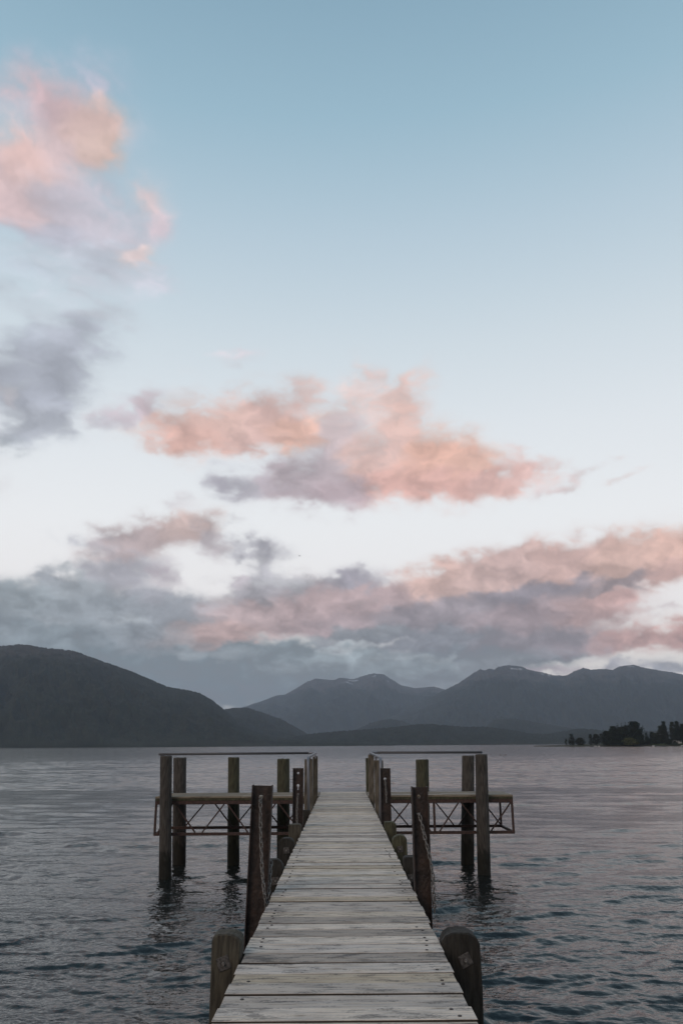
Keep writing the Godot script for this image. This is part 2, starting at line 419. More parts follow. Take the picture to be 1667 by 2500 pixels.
# ---------------------------------------------------------------- materials
func deck_textures() -> Array:
	# weathered boards: grain runs along u (x in the world), 1.6 m by 4.8 m
	var w := 512
	var h := 1280
	var fine := noise(5, 1.0, 3)
	var mid := noise(6, 1.0, 4)
	var blot := noise(7, 1.0, 5)
	var mould := noise(8, 1.0, 5)
	var speck := noise(9, 1.0, 3)
	var knots := []
	var r := RandomNumberGenerator.new()
	r.seed = 4
	for k in 70: knots.append(Vector3(r.randf() * w, r.randf() * h, r.randf_range(4.0, 9.0)))
	var grid := {}
	for k in knots:
		for gy in range(int(k.y / 64) - 1, int(k.y / 64) + 2):
			if not grid.has(gy): grid[gy] = []
			grid[gy].append(k)
	var col := PackedByteArray()
	col.resize(w * h * 3)
	var hgt := PackedByteArray()
	hgt.resize(w * h)
	for y in h:
		var near: Array = grid.get(int(y / 64.0), [])
		# the noise runs round a circle so that the tile's ends meet
		var ang := TAU * y / h
		for x in w:
			var fx := float(x)
			var rim := 0.16 * smoothstep(0.22, 0.44, absf(fx / w - 0.5))     # more mould towards the board ends
			var bend := 0.0
			var dark := 0.0
			for k in near:
				var dx: float = (x - k.x) / (k.z * 3.2)
				var dy: float = (y - k.y) / k.z
				var d := dx * dx + dy * dy
				if d < 7:
					bend += signf(dy) * exp(-d * 0.7) * k.z * 0.9
					dark += exp(-d * 3.0) * 0.55
			var an := ang + bend * TAU / h
			var ca := cos(an) * h / TAU
			var sa := sin(an) * h / TAU
			var g := fine.get_noise_3d(fx * 0.006, ca * 0.55, sa * 0.55)
			var m := mid.get_noise_3d(fx * 0.005 + 40, ca * 0.10, sa * 0.10)
			var b := blot.get_noise_3d(fx * 0.010 + 90, ca * 0.026, sa * 0.026)
			var s := mould.get_noise_3d(fx * 0.011 + 7, ca * 0.05, sa * 0.05) + rim
			var sp := speck.get_noise_2d(fx * 0.10, y * 0.30)
			var crack := smoothstep(-0.30, -0.42, g + 0.1 * b)
			var v := 0.49 + 0.12 * g + 0.08 * m + 0.11 * b + 0.05 * sp - dark * 0.42
			var stain := smoothstep(0.24, 0.46, s - 0.20 * m + 0.34 * g + 0.40 * sp)
			v *= 1.0 - 0.60 * stain
			v *= 1.0 - 0.45 * crack
			v = clampf(v, 0.03, 0.7)
			var warm := 0.10 + 0.07 * m - 0.03 * stain + 0.10 * dark
			var c := Color(v * (1.0 + warm), v, v * (1.0 - warm * 1.2)).linear_to_srgb()
			var o := (y * w + x) * 3
			col[o] = int(clampf(c.r, 0, 1) * 255)
			col[o + 1] = int(clampf(c.g, 0, 1) * 255)
			col[o + 2] = int(clampf(c.b, 0, 1) * 255)
			hgt[y * w + x] = int(clampf(128 + 70 * g + 30 * m - 60 * crack, 0, 255))
	var a := Image.create_from_data(w, h, false, Image.FORMAT_RGB8, col)
	var n := Image.create_from_data(w, h, false, Image.FORMAT_L8, hgt)
	n.convert(Image.FORMAT_RGBA8)
	n.bump_map_to_normal_map(2.0)
	return [ImageTexture.create_from_image(a), ImageTexture.create_from_image(n)]

func materials() -> void:
	var dt := deck_textures()
	var tints := [[1.0, 1.0, 1.0], [0.82, 0.82, 0.82], [1.02, 0.98, 0.90], [0.84, 0.79, 0.68], [0.62, 0.61, 0.60], [1.10, 1.09, 1.07]]
	for i in tints.size():
		var t: Array = tints[i]
		M["board%d" % i] = grained(lin(minf(t[0] * 0.9, 1), minf(t[1] * 0.9, 1), minf(t[2] * 0.9, 1)), dt[0], Vector3(1 / 1.6, 1 / 1.6, 1 / 4.8), dt[1], 0.7, 0.8)
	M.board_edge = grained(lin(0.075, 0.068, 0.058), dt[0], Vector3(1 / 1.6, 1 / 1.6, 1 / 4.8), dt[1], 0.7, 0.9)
	M.board_wing = grained(lin(0.36, 0.34, 0.28), dt[0], Vector3(1 / 1.6, 1 / 1.6, 1 / 4.8), dt[1], 0.7, 0.85)
	# post timber: grain runs up and down
	var gr := noise_texture(41, 512, 0.02, [[0.0, 0.25, 0.25, 0.25], [0.42, 0.6, 0.6, 0.6], [0.62, 1, 1, 1], [1.0, 1, 1, 1]], 6)
	var gn := normal_texture(41, 512, 0.02, 6.0, 6)
	var up := Vector3(2.6, 0.24, 2.6)
	M.timber_grey = grained(lin(0.064, 0.059, 0.051), gr, up, gn, 1.0, 0.9)
	M.timber_olive = grained(lin(0.064, 0.064, 0.037), gr, up, gn, 0.8, 0.9)
	M.timber_pale = grained(lin(0.12, 0.105, 0.08), gr, up, gn, 0.8, 0.9)
	M.timber_dark = grained(lin(0.020, 0.019, 0.015), gr, up, gn, 0.9, 0.9)
	M.timber_tan = grained(lin(0.062, 0.057, 0.041), gr, up, gn, 0.7, 0.9)
	for k in ["grey", "olive"]:
		var p: StandardMaterial3D = M["timber_" + k].duplicate()
		p.vertex_color_use_as_albedo = true
		M["pile_" + k] = p
	var rt := noise_texture(51, 512, 0.012, [[0.0, 0.25, 0.2, 0.18], [0.4, 0.55, 0.46, 0.42], [0.6, 0.8, 0.66, 0.6], [0.8, 1.0, 0.75, 0.62], [1.0, 0.9, 0.8, 0.75]], 6)
	var rn := normal_texture(52, 512, 0.03, 5.0, 5)
	M.rust = grained(lin(0.034, 0.027, 0.024), rt, Vector3(1.5, 0.9, 1.5), rn, 0.7, 0.72)
	M.steel = grained(lin(0.058, 0.038, 0.033), rt, Vector3(2, 2, 2), rn, 0.5, 0.7)
	M.chain = grained(lin(0.24, 0.235, 0.225), gr, Vector3(6, 6, 6), rn, 0.5, 0.6)
	M.chain.metallic = 0.5
	M.galv = plain(lin(0.17, 0.18, 0.20), 0.5, 0.6)
	M.rail = plain(lin(0.07, 0.072, 0.078), 0.6, 0.2)
	M.nail = plain(lin(0.035, 0.03, 0.028), 0.7)
	M.plate = grained(lin(0.075, 0.072, 0.068), gr, Vector3(3, 3, 3), rn, 0.5, 0.7)
	# water
	var wn := NoiseTexture2D.new()
	wn.width = 2048
	wn.height = 2048
	wn.seamless = true
	wn.normalize = true
	wn.noise = noise(61, 0.055, 3)
	(wn.noise as FastNoiseLite).fractal_gain = 0.55
	wn.as_normal_map = true
	wn.bump_strength = 8.0
	var wa := plain(lin(0.012, 0.0155, 0.0155), 0.10)
	wa.metallic_specular = 0.42
	wa.normal_enabled = true
	wa.normal_texture = wn
	wa.normal_scale = 0.18
	wa.uv1_triplanar = true
	wa.uv1_world_triplanar = true
	wa.uv1_scale = Vector3(1 / 30.0, 1 / 30.0, 1 / 17.0)
	M.water = wa
	var v := plain(Color.WHITE, 0.95)
	v.vertex_color_use_as_albedo = true
	v.metallic_specular = 0.2
	M.land = v
	var lf := v.duplicate()
	lf.backlight = Color(0.1, 0.12, 0.06)
	M.leaf = lf
	M.bark = plain(lin(0.05, 0.042, 0.034), 0.9)
	M.white = plain(lin(0.62, 0.62, 0.60), 0.5)
	M.roofing = plain(lin(0.5, 0.5, 0.49), 0.6)
	M.dark = plain(lin(0.03, 0.03, 0.03), 0.6)
	M.feather = plain(lin(0.03, 0.027, 0.025), 0.8)
	M.red = plain(lin(0.35, 0.06, 0.05), 0.5)

# ---------------------------------------------------------------- lake
func lake() -> void:
	var r := RandomNumberGenerator.new()
	r.seed = 9
	var K := []
	for i in 28:
		var L := 0.135 * pow(1.145, i)          # 0.135 m to about 5 m
		var th := r.randfn(0.0, 0.30) + 0.08     # most crests lie across the view
		var k := TAU / L
		var slope := 0.076 if L < 0.5 else (0.049 if L < 1.8 else 0.049 * pow(1.8 / L, 1.5))
		K.append([k * sin(th), k * cos(th), slope / k, r.randf() * TAU, L])
	var zs := PackedFloat32Array()
	for i in 10: zs.append(40.0 - i * 4.4)      # behind and under the viewer
	zs.append(-3.0)
	zs.append(-6.0)
	var n := 620
	for i in n + 1: zs.append(-1.0 / lerpf(1.0 / 8.0, 1.0 / 70.0, float(i) / n))
	var far := 70.0
	while far < 1300.0:
		far += 0.28 if far < 150.0 else (0.28 + (far - 150.0) * 0.0046)
		zs.append(-far)
	for d in [1500, 2100, 3000, 4200, 6000, 9000]: zs.append(-d)
	var cols := 500
	var gust := noise(71, 0.045, 3)
	var drift := noise(72, 0.55, 3)
	var drift2 := noise(73, 0.40, 3)
	var verts := PackedVector3Array()
	var norms := PackedVector3Array()
	verts.resize(zs.size() * (cols + 1))
	norms.resize(zs.size() * (cols + 1))
	for i in zs.size():
		var z := zs[i]
		var half := 0.50 * absf(z) + 3.0 if z < -6.5 else 60.0
		if z < -1310: half = absf(z) * 0.9
		var gap := maxf(2.0 * half / cols, absf(zs[mini(i + 1, zs.size() - 1)] - z))
		var on := []
		for c in K:
			var fade := smoothstep(1.6, 4.0, float(c[4]) / gap)
			if fade > 0.01 and z < -6.5: on.append([c[0], c[1], c[2] * fade, c[3]])
		for j in cols + 1:
			# columns bunch towards the middle
			var x := (2.0 * j / cols - 1.0) * half
			var o := i * (cols + 1) + j
			var y := 0.0
			var sx := 0.0
			var sz := 0.0
			if on:
				var g := 0.9 + 0.8 * gust.get_noise_2d(x * 0.6, z * 1.3)
				var wx := x + 0.30 * drift2.get_noise_2d(x, z)
				var wz := z + 0.42 * drift.get_noise_2d(x, z * 1.3)
				for c in on:
					var ph: float = c[0] * wx + c[1] * wz + c[3]
					var am: float = c[2]
					y += am * sin(ph)
					var q := am * cos(ph)
					sx += q * c[0]
					sz += q * c[1]
				y *= g
				sx *= g
				sz *= g
			verts[o] = Vector3(x, y, z)
			norms[o] = Vector3(-sx, 1, -sz).normalized()
	var idx := PackedInt32Array()
	idx.resize((zs.size() - 1) * cols * 6)
	var q := 0
	for i in range(1, zs.size() - 1):
		for j in range(1, cols):
			var o := i * (cols + 1) + j
			var t := verts[o + 1] - verts[o - 1]
			var u := verts[o - cols - 1] - verts[o + cols + 1]
			norms[o] = u.cross(t).normalized()
	for i in zs.size() - 1:
		for j in cols:
			var a := i * (cols + 1) + j
			var b := a + cols + 1
			idx[q] = a; idx[q + 1] = b; idx[q + 2] = a + 1
			idx[q + 3] = a + 1; idx[q + 4] = b; idx[q + 5] = b + 1
			q += 6
	var arr := []
	arr.resize(Mesh.ARRAY_MAX)
	arr[Mesh.ARRAY_VERTEX] = verts
	arr[Mesh.ARRAY_NORMAL] = norms
	arr[Mesh.ARRAY_INDEX] = idx
	var m := ArrayMesh.new()
	m.add_surface_from_arrays(Mesh.PRIMITIVE_TRIANGLES, arr)
	structure("lake", m, M.water)

# ---------------------------------------------------------------- hills and mountains
# ridge: pairs of x and height at the distance zr; the front slope runs down to the shore at zf
func hills(called: String, label: String, ridge: Array, zr: float, zf: float, cols: int, rows: int, canopy: float, spur: float, base: Color, top: Color, treeline: float, snow := [], s := 1) -> void:
	var big := noise(100 + s, 1.0 / (zr * 0.085), 5)
	var tone := noise(200 + s, 1.0 / (zr * 0.02), 5)
	var r := RandomNumberGenerator.new()
	r.seed = 300 + s
	var x0: float = ridge[0]
	var x1: float = ridge[ridge.size() - 2]
	var back := 5
	var verts := PackedVector3Array()
	var colors := PackedColorArray()
	for i in rows + back + 1:
		var t := float(i) / rows
		for j in cols + 1:
			var xr := lerpf(x0, x1, float(j) / cols)
			var k := 0
			while k < ridge.size() - 4 and ridge[k + 2] < xr: k += 2
			var u := clampf((xr - ridge[k]) / (ridge[k + 2] - ridge[k]), 0, 1)
			var hr := lerpf(ridge[k + 1], ridge[k + 3], u)
			var z := lerpf(zf, zr, minf(t, 1.0))
			var x := xr * z / zr
			var y := 0.0
			if t <= 1.0:
				y = hr * pow(t, 0.92)
				var rg := 1.0 - absf(big.get_noise_2d(xr, z * 0.45 + xr * 0.25)) * 2.4
				y += (rg - 0.45) * spur * hr * t * (1.0 - t) * 1.6
				y += r.randf_range(-0.5, 0.5) * canopy * minf(1.0, t * 6.0)
				if t < 0.001: y = -3.0
			else:
				var bt := (t - 1.0) * rows / back
				z = zr + (zr - zf) * 0.5 * bt
				x = xr * z / zr
				y = hr * (1.0 - bt)
			verts.append(Vector3(x, y, -z))
			var n := tone.get_noise_2d(xr, y * 1.6 + z * 0.1)
			var up := smoothstep(-0.10, 0.12, (y - treeline) / maxf(treeline, 1.0) + 0.18 * n)
			var c := base.lerp(top, up) * clampf(1.0 + 0.45 * n + r.randf_range(-0.25, 0.25), 0.3, 2.2)
			for p in snow:
				var dx: float = (x - p[0]) / p[2] + n * 1.2
				var dy: float = (y - p[1]) / p[3] + n * 1.2
				if dx * dx + dy * dy < 1.0 and t <= 1.0: c = Color(0.55, 0.57, 0.6)
			c.a = 1
			colors.append(c)
	var idx := PackedInt32Array()
	for i in rows + back:
		for j in cols:
			var a := i * (cols + 1) + j
			var b := a + cols + 1
			idx.append_array(PackedInt32Array([a, b, a + 1, a + 1, b, b + 1]))
	var arr := []
	arr.resize(Mesh.ARRAY_MAX)
	arr[Mesh.ARRAY_VERTEX] = verts
	arr[Mesh.ARRAY_COLOR] = colors
	arr[Mesh.ARRAY_INDEX] = idx
	var st := SurfaceTool.new()
	st.create_from_arrays(arr)
	st.generate_normals()
	var o := structure(called, st.commit(), M.land)
	o.set_meta("label", label)

func terrain() -> void:
	var forest := Color(0.021, 0.024, 0.017)
	var scrub := Color(0.060, 0.052, 0.046)
	hills("mountain", "far blue-grey mountain with snow streaks in the middle of the view", [-3432, 179, -2646, 406, -2252, 559, -1774, 692, -1455, 796, -1215, 885, -1053, 900, -853, 1013, -651, 1131, -489, 1186, -165, 1156, -45, 1198, 197, 1169, 360, 1224, 563, 1274, 765, 1253, 925, 1153, 1083, 1053, 1324, 1004, 1485, 1011, 1688, 1029, 1827, 989, 2203, 849, 2756, 690, 3540, 452, 3916, 181], 15000, 9500, 420, 90, 10, 0.4, forest, scrub, 880, [[190, 1115, 70, 10], [80, 1062, 70, 14], [131, 1035, 60, 14], [543, 1166, 30, 9], [583, 1201, 30, 10], [823, 1103, 22, 8]], 1)
	hills("mountain", "long brown-topped mountain range on the right with specks of snow", [144, 156, 359, 273, 667, 404, 884, 507, 1070, 572, 1258, 654, 1446, 744, 1636, 833, 1828, 954, 1956, 1030, 2017, 1011, 2081, 1035, 2158, 1019, 2207, 1059, 2364, 1082, 2549, 1057, 2639, 1016, 2823, 979, 3006, 932, 3176, 931, 3290, 991, 3418, 1036, 3540, 1011, 3743, 1019, 3835, 1003, 3949, 1057, 4138, 1075, 4289, 1031, 4502, 993, 4685, 967, 4829, 930, 5244, 964, 5859, 930, 6757, 742], 11500, 7600, 620, 90, 12, 0.4, forest, scrub, 800, [[2350, 1006, 30, 7], [2410, 1000, 30, 7], [2478, 1008, 30, 8], [2803, 943, 25, 6], [4027, 1035, 30, 8], [2893, 922, 25, 6]], 2)
	hills("hill", "small dark hill between the left hillside and the far mountain", [-1419, 92, -1095, 202, -965, 257, -899, 268, -833, 277, -717, 280, -599, 239, -466, 195, -350, 133, -275, 89, -184, 53, -70, 5], 6200, 4600, 260, 50, 9, 0.4, forest, scrub, 2000, [], 3)
	hills("hill", "large dark forested hillside sloping down from the left edge", [-3600, 640, -2797, 679, -2437, 655, -2221, 633, -2164, 636, -2094, 643, -2022, 637, -1935, 620, -1848, 611, -1748, 601, -1697, 587, -1646, 566, -1573, 541, -1500, 516, -1355, 466, -1210, 406, -1124, 368, -982, 344, -911, 326, -840, 288, -754, 225, -668, 155, -570, 101, -431, 60, -224, 32, 8, 24, 327, 9], 5200, 3000, 620, 150, 9, 0.3, forest, Color(0.046, 0.042, 0.036), 520, [], 4)
	hills("hill", "low wooded hump just left of centre on the far shore", [-139, 46, 14, 90, 109, 127, 225, 181, 321, 208, 417, 221, 512, 204, 606, 170, 739, 132, 889, 76, 1038, 2], 7200, 5600, 180, 40, 9, 0.35, forest, scrub, 2000, [], 5)
	hills("hill", "long low wooded hump below the right mountains", [953, 36, 1060, 94, 1151, 142, 1206, 186, 1277, 199, 1382, 199, 1486, 181, 1607, 158, 1728, 141, 1831, 121, 1952, 100, 2158, 71, 2417, 44, 2707, 25], 6600, 5400, 220, 40, 9, 0.35, forest, scrub, 2000, [], 6)
	hills("ridge", "dark bush-covered low ridge along the far shore", [-524, 8, -397, 31, -270, 52, -156, 69, -16, 80, 73, 84, 175, 92, 328, 103, 455, 117, 544, 115, 620, 106, 722, 100, 836, 98, 950, 84, 1063, 66, 1126, 56, 1202, 58, 1305, 77, 1382, 86, 1508, 75, 1635, 67, 1825, 69, 1974, 62, 2268, 54, 3200, 60], 4800, 3900, 520, 60, 12, 0.3, forest, scrub, 2000, [], 7)

# ---------------------------------------------------------------- the wooded point on the right
func crown_mesh(kind: String, h: float, w: float, r: RandomNumberGenerator, base: Color) -> ArrayMesh:
	var st := mb()
	var low := 0.04 if kind in ["b", "c"] else 0.10
	var clumps := int(clampf(h * w * 0.9, 40, 260))
	for k in clumps:
		var t := sqrt(r.randf()) if kind == "c" else r.randf()
		if kind == "c": t = 1.0 - t
		var rad := 0.5
		match kind:
			"c": rad = 0.5 * (1.0 - t) + 0.03
			"p": rad = 0.5 * sqrt(maxf(0.0, sin(PI * pow(t, 0.62)))) * (1.0 - 0.45 * t) + 0.03
			"b": rad = 0.5 * sqrt(maxf(0.0, 1.0 - t * t))
			_: rad = 0.5 * sqrt(maxf(0.02, sin(PI * clampf(pow(t, 0.8) * 0.93 + 0.06, 0, 1))))
		var a := r.randf() * TAU
		var q := sqrt(r.randf()) * rad * w * r.randf_range(0.75, 1.12)
		var c := Vector3(cos(a) * q, (low + t * (1.0 - low)) * h, sin(a) * q)
		var size := clampf(w * 0.12, 0.6, 1.7) * r.randf_range(0.7, 1.3)
		var tint := base * r.randf_range(0.6, 1.5)
		for l in 16:
			var p := c + Vector3(r.randfn(), r.randfn() * 0.8, r.randfn()) * size * 0.75
			p.y = clampf(p.y, 0.1, h * 1.02)
			var u := Vector3(r.randfn(), r.randfn(), r.randfn()).normalized() * size * 0.55
			var v := u.cross(Vector3(r.randfn(), r.randfn(), r.randfn())).normalized() * size * 0.4
			tint.a = 1
			st.set_color(tint)
			st.add_vertex(p + u)
			st.add_vertex(p + v)
			st.add_vertex(p - u * 0.6 - v)
	return done(st)

func trunk_mesh(h: float, rad: float) -> ArrayMesh:
	var st := mb(true)
	var rings := []
	for i in 6:
		var t := i / 5.0
		var ring := []
		for k in 7:
			ring.append(Vector3(cos(TAU * k / 7) * rad * (1.0 - 0.8 * t) + sin(t * 3.0) * rad * 0.5, -1.5 + t * (h * 0.85 + 1.5), sin(TAU * k / 7) * rad * (1.0 - 0.8 * t)))
		rings.append(ring)
	loft(st, rings)
	for k in 5:
		var a := k * 2.4
		var y := h * (0.3 + 0.1 * k)
		var e := Vector3(cos(a), 0.8, sin(a)) * h * 0.14
		bar(st, Vector3(0, y, 0), Vector3(0, y, 0) + e, rad * 0.5, rad * 0.5)
	return done(st)

func ground(x: float, z: float) -> float:
	return clampf((x - 262.0) * 0.012, 0.1, 2.2) * smoothstep(-985.0, -1010.0, z) * 0.9 + 0.15

func point() -> void:
	# the land itself
	var st := mb(true)
	var nz := noise(81, 0.06, 3)
	var n := 90
	for i in n:
		for j in 16:
			var q := []
			for e in [[0, 0], [0, 1], [1, 1], [1, 0]]:
				var x: float = 258.0 + (i + e[0]) * 4.2
				var f: float = (j + e[1]) / 16.0
				var z := -988.0 - nz.get_noise_1d(x) * 8.0 - maxf(0.0, 300.0 - x) * 0.5 - f * 130.0
				var y := -1.2 + 2.4 * smoothstep(0.0, 0.12, f) + 2.6 * smoothstep(0.05, 0.5, f) * smoothstep(262.0, 375.0, x)
				if i + e[0] == 0 : y = -1.2
				q.append(Vector3(x, y, z))
			var g: float = nz.get_noise_2d(q[0].x * 3, q[0].z * 3)
			var grass := Color(0.055, 0.07, 0.026) if (q[0].x > 374 and j > 1) else Color(0.05, 0.05, 0.035)
			if j == 0: grass = Color(0.07, 0.065, 0.058)
			grass *= 1.0 + 0.4 * g
			grass.a = 1
			for o in [0, 1, 2, 0, 2, 3]:
				st.set_color(grass)
				st.add_vertex(q[o])
	var land := structure("shore", done(st), M.land)
	land.set_meta("label", "low grassy point of land with trees on the right")
	var T := [[268.9, 8.8, 4.5, "p", "thin sapling at the outermost tip of the wooded point"], [275.5, 14.2, 8.4, "p", "slim upright tree second from the tip of the wooded point"], [285.5, 9.7, 11.2, "r", "low round tree standing alone near the tip of the point"], [298.8, 14.1, 6.7, "p", "narrow tree just right of the gap behind the small white boats"], [304.9, 13.9, 10.0, "r", "bushy grey-green tree right behind the small white boats"], [311.2, 14.5, 5.6, "p", "slender tree at the left foot of the big dark clump"], [318.5, 17.2, 12.3, "r", "rounded tree forming the left shoulder of the big dark clump"], [327.0, 22.7, 12.3, "r", "tall broad tree left of the conifer tips in the big clump"], [332.3, 28.9, 5.6, "c", "leftmost of the three conifer tips above the big clump"], [337.2, 27.6, 5.6, "c", "middle and lowest of the three conifer tips above the big clump"], [342.3, 28.5, 8.4, "c", "rightmost and widest of the three conifers in the big clump"], [337.8, 21.8, 17.9, "r", "dense dark tree in the centre of the big clump below the conifers"], [352.4, 28.0, 21.2, "r", "widest domed tree at the right of the big dark clump"], [358.8, 19.7, 8.9, "r", "smaller tree on the right slope of the big dark clump"], [366.3, 17.7, 6.7, "c", "pointed dark conifer alone in the gap right of the big clump"], [372.8, 15.9, 8.4, "r", "small round tree just right of the lone pointed conifer"], [377.9, 14.6, 10.0, "r", "low spreading tree left of the tall spire tree"], [388.3, 28.3, 8.9, "p", "tall spire-like tree above the lawn"], [384.5, 23.1, 10.0, "r", "tree leaning against the left of the tall spire tree"], [390.2, 22.5, 4.5, "p", "narrow side stem right of the tall spire tree"], [398.5, 27.5, 8.9, "r", "left of the two tall trees behind the white building"], [404.4, 28.5, 8.9, "p", "right and taller of the two trees behind the white building"], [411.2, 25.2, 10.0, "r", "dark tree at the right edge of the picture behind the lawn"], [418.1, 26.4, 12.3, "r", "tree just outside the right edge of the wooded point"]]
	var shrubs := [[345.2, 9.1, 16.7, "b", "large pale green bush at the water below the big dark clump"], [368.3, 8.2, 10.0, "b", "dark rounded bush at the left end of the lawn"], [356.9, 7.6, 7.8, "b", "low bush between the pale bush and the lone conifer"], [393.1, 8.1, 10.0, "b", "dark hedge bush behind the lawn left of the white building"], [400.0, 5.6, 6.0, "b", "dark shrub in front of the left end of the white building"]]
	for k in 9: shrubs.append([317.0 + k * 5.4, 5.0 + fmod(k * 1.7, 2.4), 8.0, "b", "dark waterside bush below the big tree clump, %s from the left" % ["first", "second", "third", "fourth", "fifth", "sixth", "seventh", "eighth", "ninth"][k]])
	var r := RandomNumberGenerator.new()
	r.seed = 21
	for k in T.size() + shrubs.size():
		var bush := k >= T.size()
		var d: Array = shrubs[k - T.size()] if bush else T[k]
		var z := -996.0 - r.randf_range(2, 9) if bush else -1008.0 - r.randf_range(0, 22)
		if k == T.size() + 4: z = -1003.0
		var s := z / -1000.0
		var gy: float = 1.0 if d[0] < 300 else 2.0
		var base := Color(0.022, 0.028, 0.018)
		if k == T.size(): base = Color(0.065, 0.07, 0.03)
		elif d[0] < 315: base = Color(0.030, 0.034, 0.026)
		elif d[0] > 375 and d[3] == "r": base = Color(0.03, 0.034, 0.02)
		var o := thing("shrub" if bush else {"c": "conifer_tree", "p": "upright_tree"}.get(d[3], "broadleaf_tree"), d[4], "bush" if bush else "tree", Vector3(d[0] * s, gy, z), "bushes on the wooded point" if bush else "trees on the wooded point")
		var h: float = (d[1] - gy) * s
		part("trunk", trunk_mesh(h * (0.6 if bush else 1.0), 0.12 + h * 0.012), M.bark, o)
		part("crown", crown_mesh(d[3], h, d[2], r, base), M.leaf, o)
	# pale bare trunk at the back of the lawn
	var house := thing("cabin", "small white building half hidden by trees at the right edge", "building", Vector3(406.0, 3.2, -1010.0))
	var st2 := mb()
	bar(st2, Vector3(-4.6, 1.3, 0), Vector3(4.6, 1.3, 0), 5.0, 2.6)
	part("wall", done(st2), M.white, house)
	st2 = mb()
	for e in [-1, 1]:
		bar(st2, Vector3(-5.0, 3.2, 1.45 * e), Vector3(5.0, 3.2, 1.45 * e), 3.4, 0.16)
	var roof := part("roof", done(st2), M.roofing, house)
	for k in 4:
		var wdw := part("window", bar_mesh(Vector3(-3.9 + k * 2.1, 1.35, 2.52), Vector3(-2.6 + k * 2.1, 1.35, 2.52), 0.06, 1.1), M.dark, house)
	roof.position.y = 0.0
	# small boats drawn up along the shore
	for b in [[299.0, -985.0, 3.4, M.white, "larger of two small white boats near the tip of the point"], [303.4, -986.0, 2.6, M.white, "smaller of two small white boats near the tip of the point"], [366.5, -982.0, 2.8, M.white, "single small white boat at the shore below the lone conifer"], [399.5, -980.0, 2.4, M.white, "little white boat on the shore below the white building"], [403.0, -979.0, 2.6, M.red, "little reddish boat at the far right of the shore"]]:
		boat(b[0], b[1], b[2], b[3], b[4])

func boat(x: float, z: float, L: float, mat: Material, label: String) -> void:
	var o := thing("dinghy", label, "boat", Vector3(x, 0.0, z), "small boats on the shore")
	var st := mb(true)
	var rings := []
	for i in 7:
		var t := i / 6.0
		var w := 0.62 * sqrt(maxf(0.02, 1.0 - pow(maxf(0.0, t * 1.9 - 0.9), 2))) * L / 3.0
		var px := (t - 0.5) * L
		rings.append([Vector3(px, 0.62 + 0.15 * t, -w), Vector3(px, 0.2, -w * 0.75), Vector3(px, -0.12, 0), Vector3(px, 0.2, w * 0.75), Vector3(px, 0.62 + 0.15 * t, w), Vector3(px, 0.5, 0)])
	loft(st, rings)
	part("hull", done(st), mat, o)
	part("seat", bar_mesh(Vector3(-0.2, 0.62, -0.5), Vector3(-0.2, 0.62, 0.5), 0.25, 0.04), M.dark, o)

# ---------------------------------------------------------------- the jetty
func jetty() -> void:
	var o := thing("jetty", "grey weathered plank jetty running straight out over the lake", "jetty")
	var r := RandomNumberGenerator.new()
	r.seed = 12
	var shapes := []
	for k in 7: shapes.append(0.198 + 0.008 * k)
	var made := {}
	var nail := CylinderMesh.new()
	nail.top_radius = 0.011
	nail.bottom_radius = 0.011
	nail.height = 0.006
	nail.radial_segments = 8
	nail.rings = 0
	var z := 2.0
	while z > -26.1:
		var kind := r.randi() % 7
		var wide: float = shapes[kind]
		var gap := r.randf_range(0.010, 0.026) if r.randf() < 0.75 else 0.004
		var tone: int = [0, 0, 1, 1, 2, 2, 3, 4, 5, 5][r.randi() % 10]
		var long := HALF + 0.012 * (r.randi() % 3 - 1) * 0.4
		var key := Vector3(kind, tone, long)
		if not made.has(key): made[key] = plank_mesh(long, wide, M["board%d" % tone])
		var p := part("plank", made[key], null, o, Vector3(r.randf_range(-0.004, 0.004), DECK - 0.025 + r.randf_range(-0.006, 0.004), z - wide / 2))
		p.rotation = Vector3(r.randf_range(-0.012, 0.012), r.randf_range(-0.005, 0.005) + 0.003, r.randf_range(-0.002, 0.002))
		if z < -4.0 and z > -12.0:
			for e in [-1, 1]:
				for f in [-1, 1]:
					if r.randf() < 0.5:
						part("nail", nail, M.nail, p, Vector3(e * (0.60 + r.randf_range(-0.02, 0.02)), 0.0262, f * wide * r.randf_range(0.2, 0.3)))
		z -= wide + gap
	for e in [-1, 1]:
		part("stringer", bar_mesh(Vector3(e * 0.56, DECK - 0.175, 2.0), Vector3(e * 0.56, DECK - 0.175, -26.1), 0.1, 0.24, 0.006), M.timber_dark, o)
	for k in 13:
		var bz := -1.5 - k * 2.05
		part("crossbeam", bar_mesh(Vector3(-0.69, DECK - 0.40, bz), Vector3(0.69, DECK - 0.40, bz), 0.15, 0.2, 0.006), M.timber_dark, o)

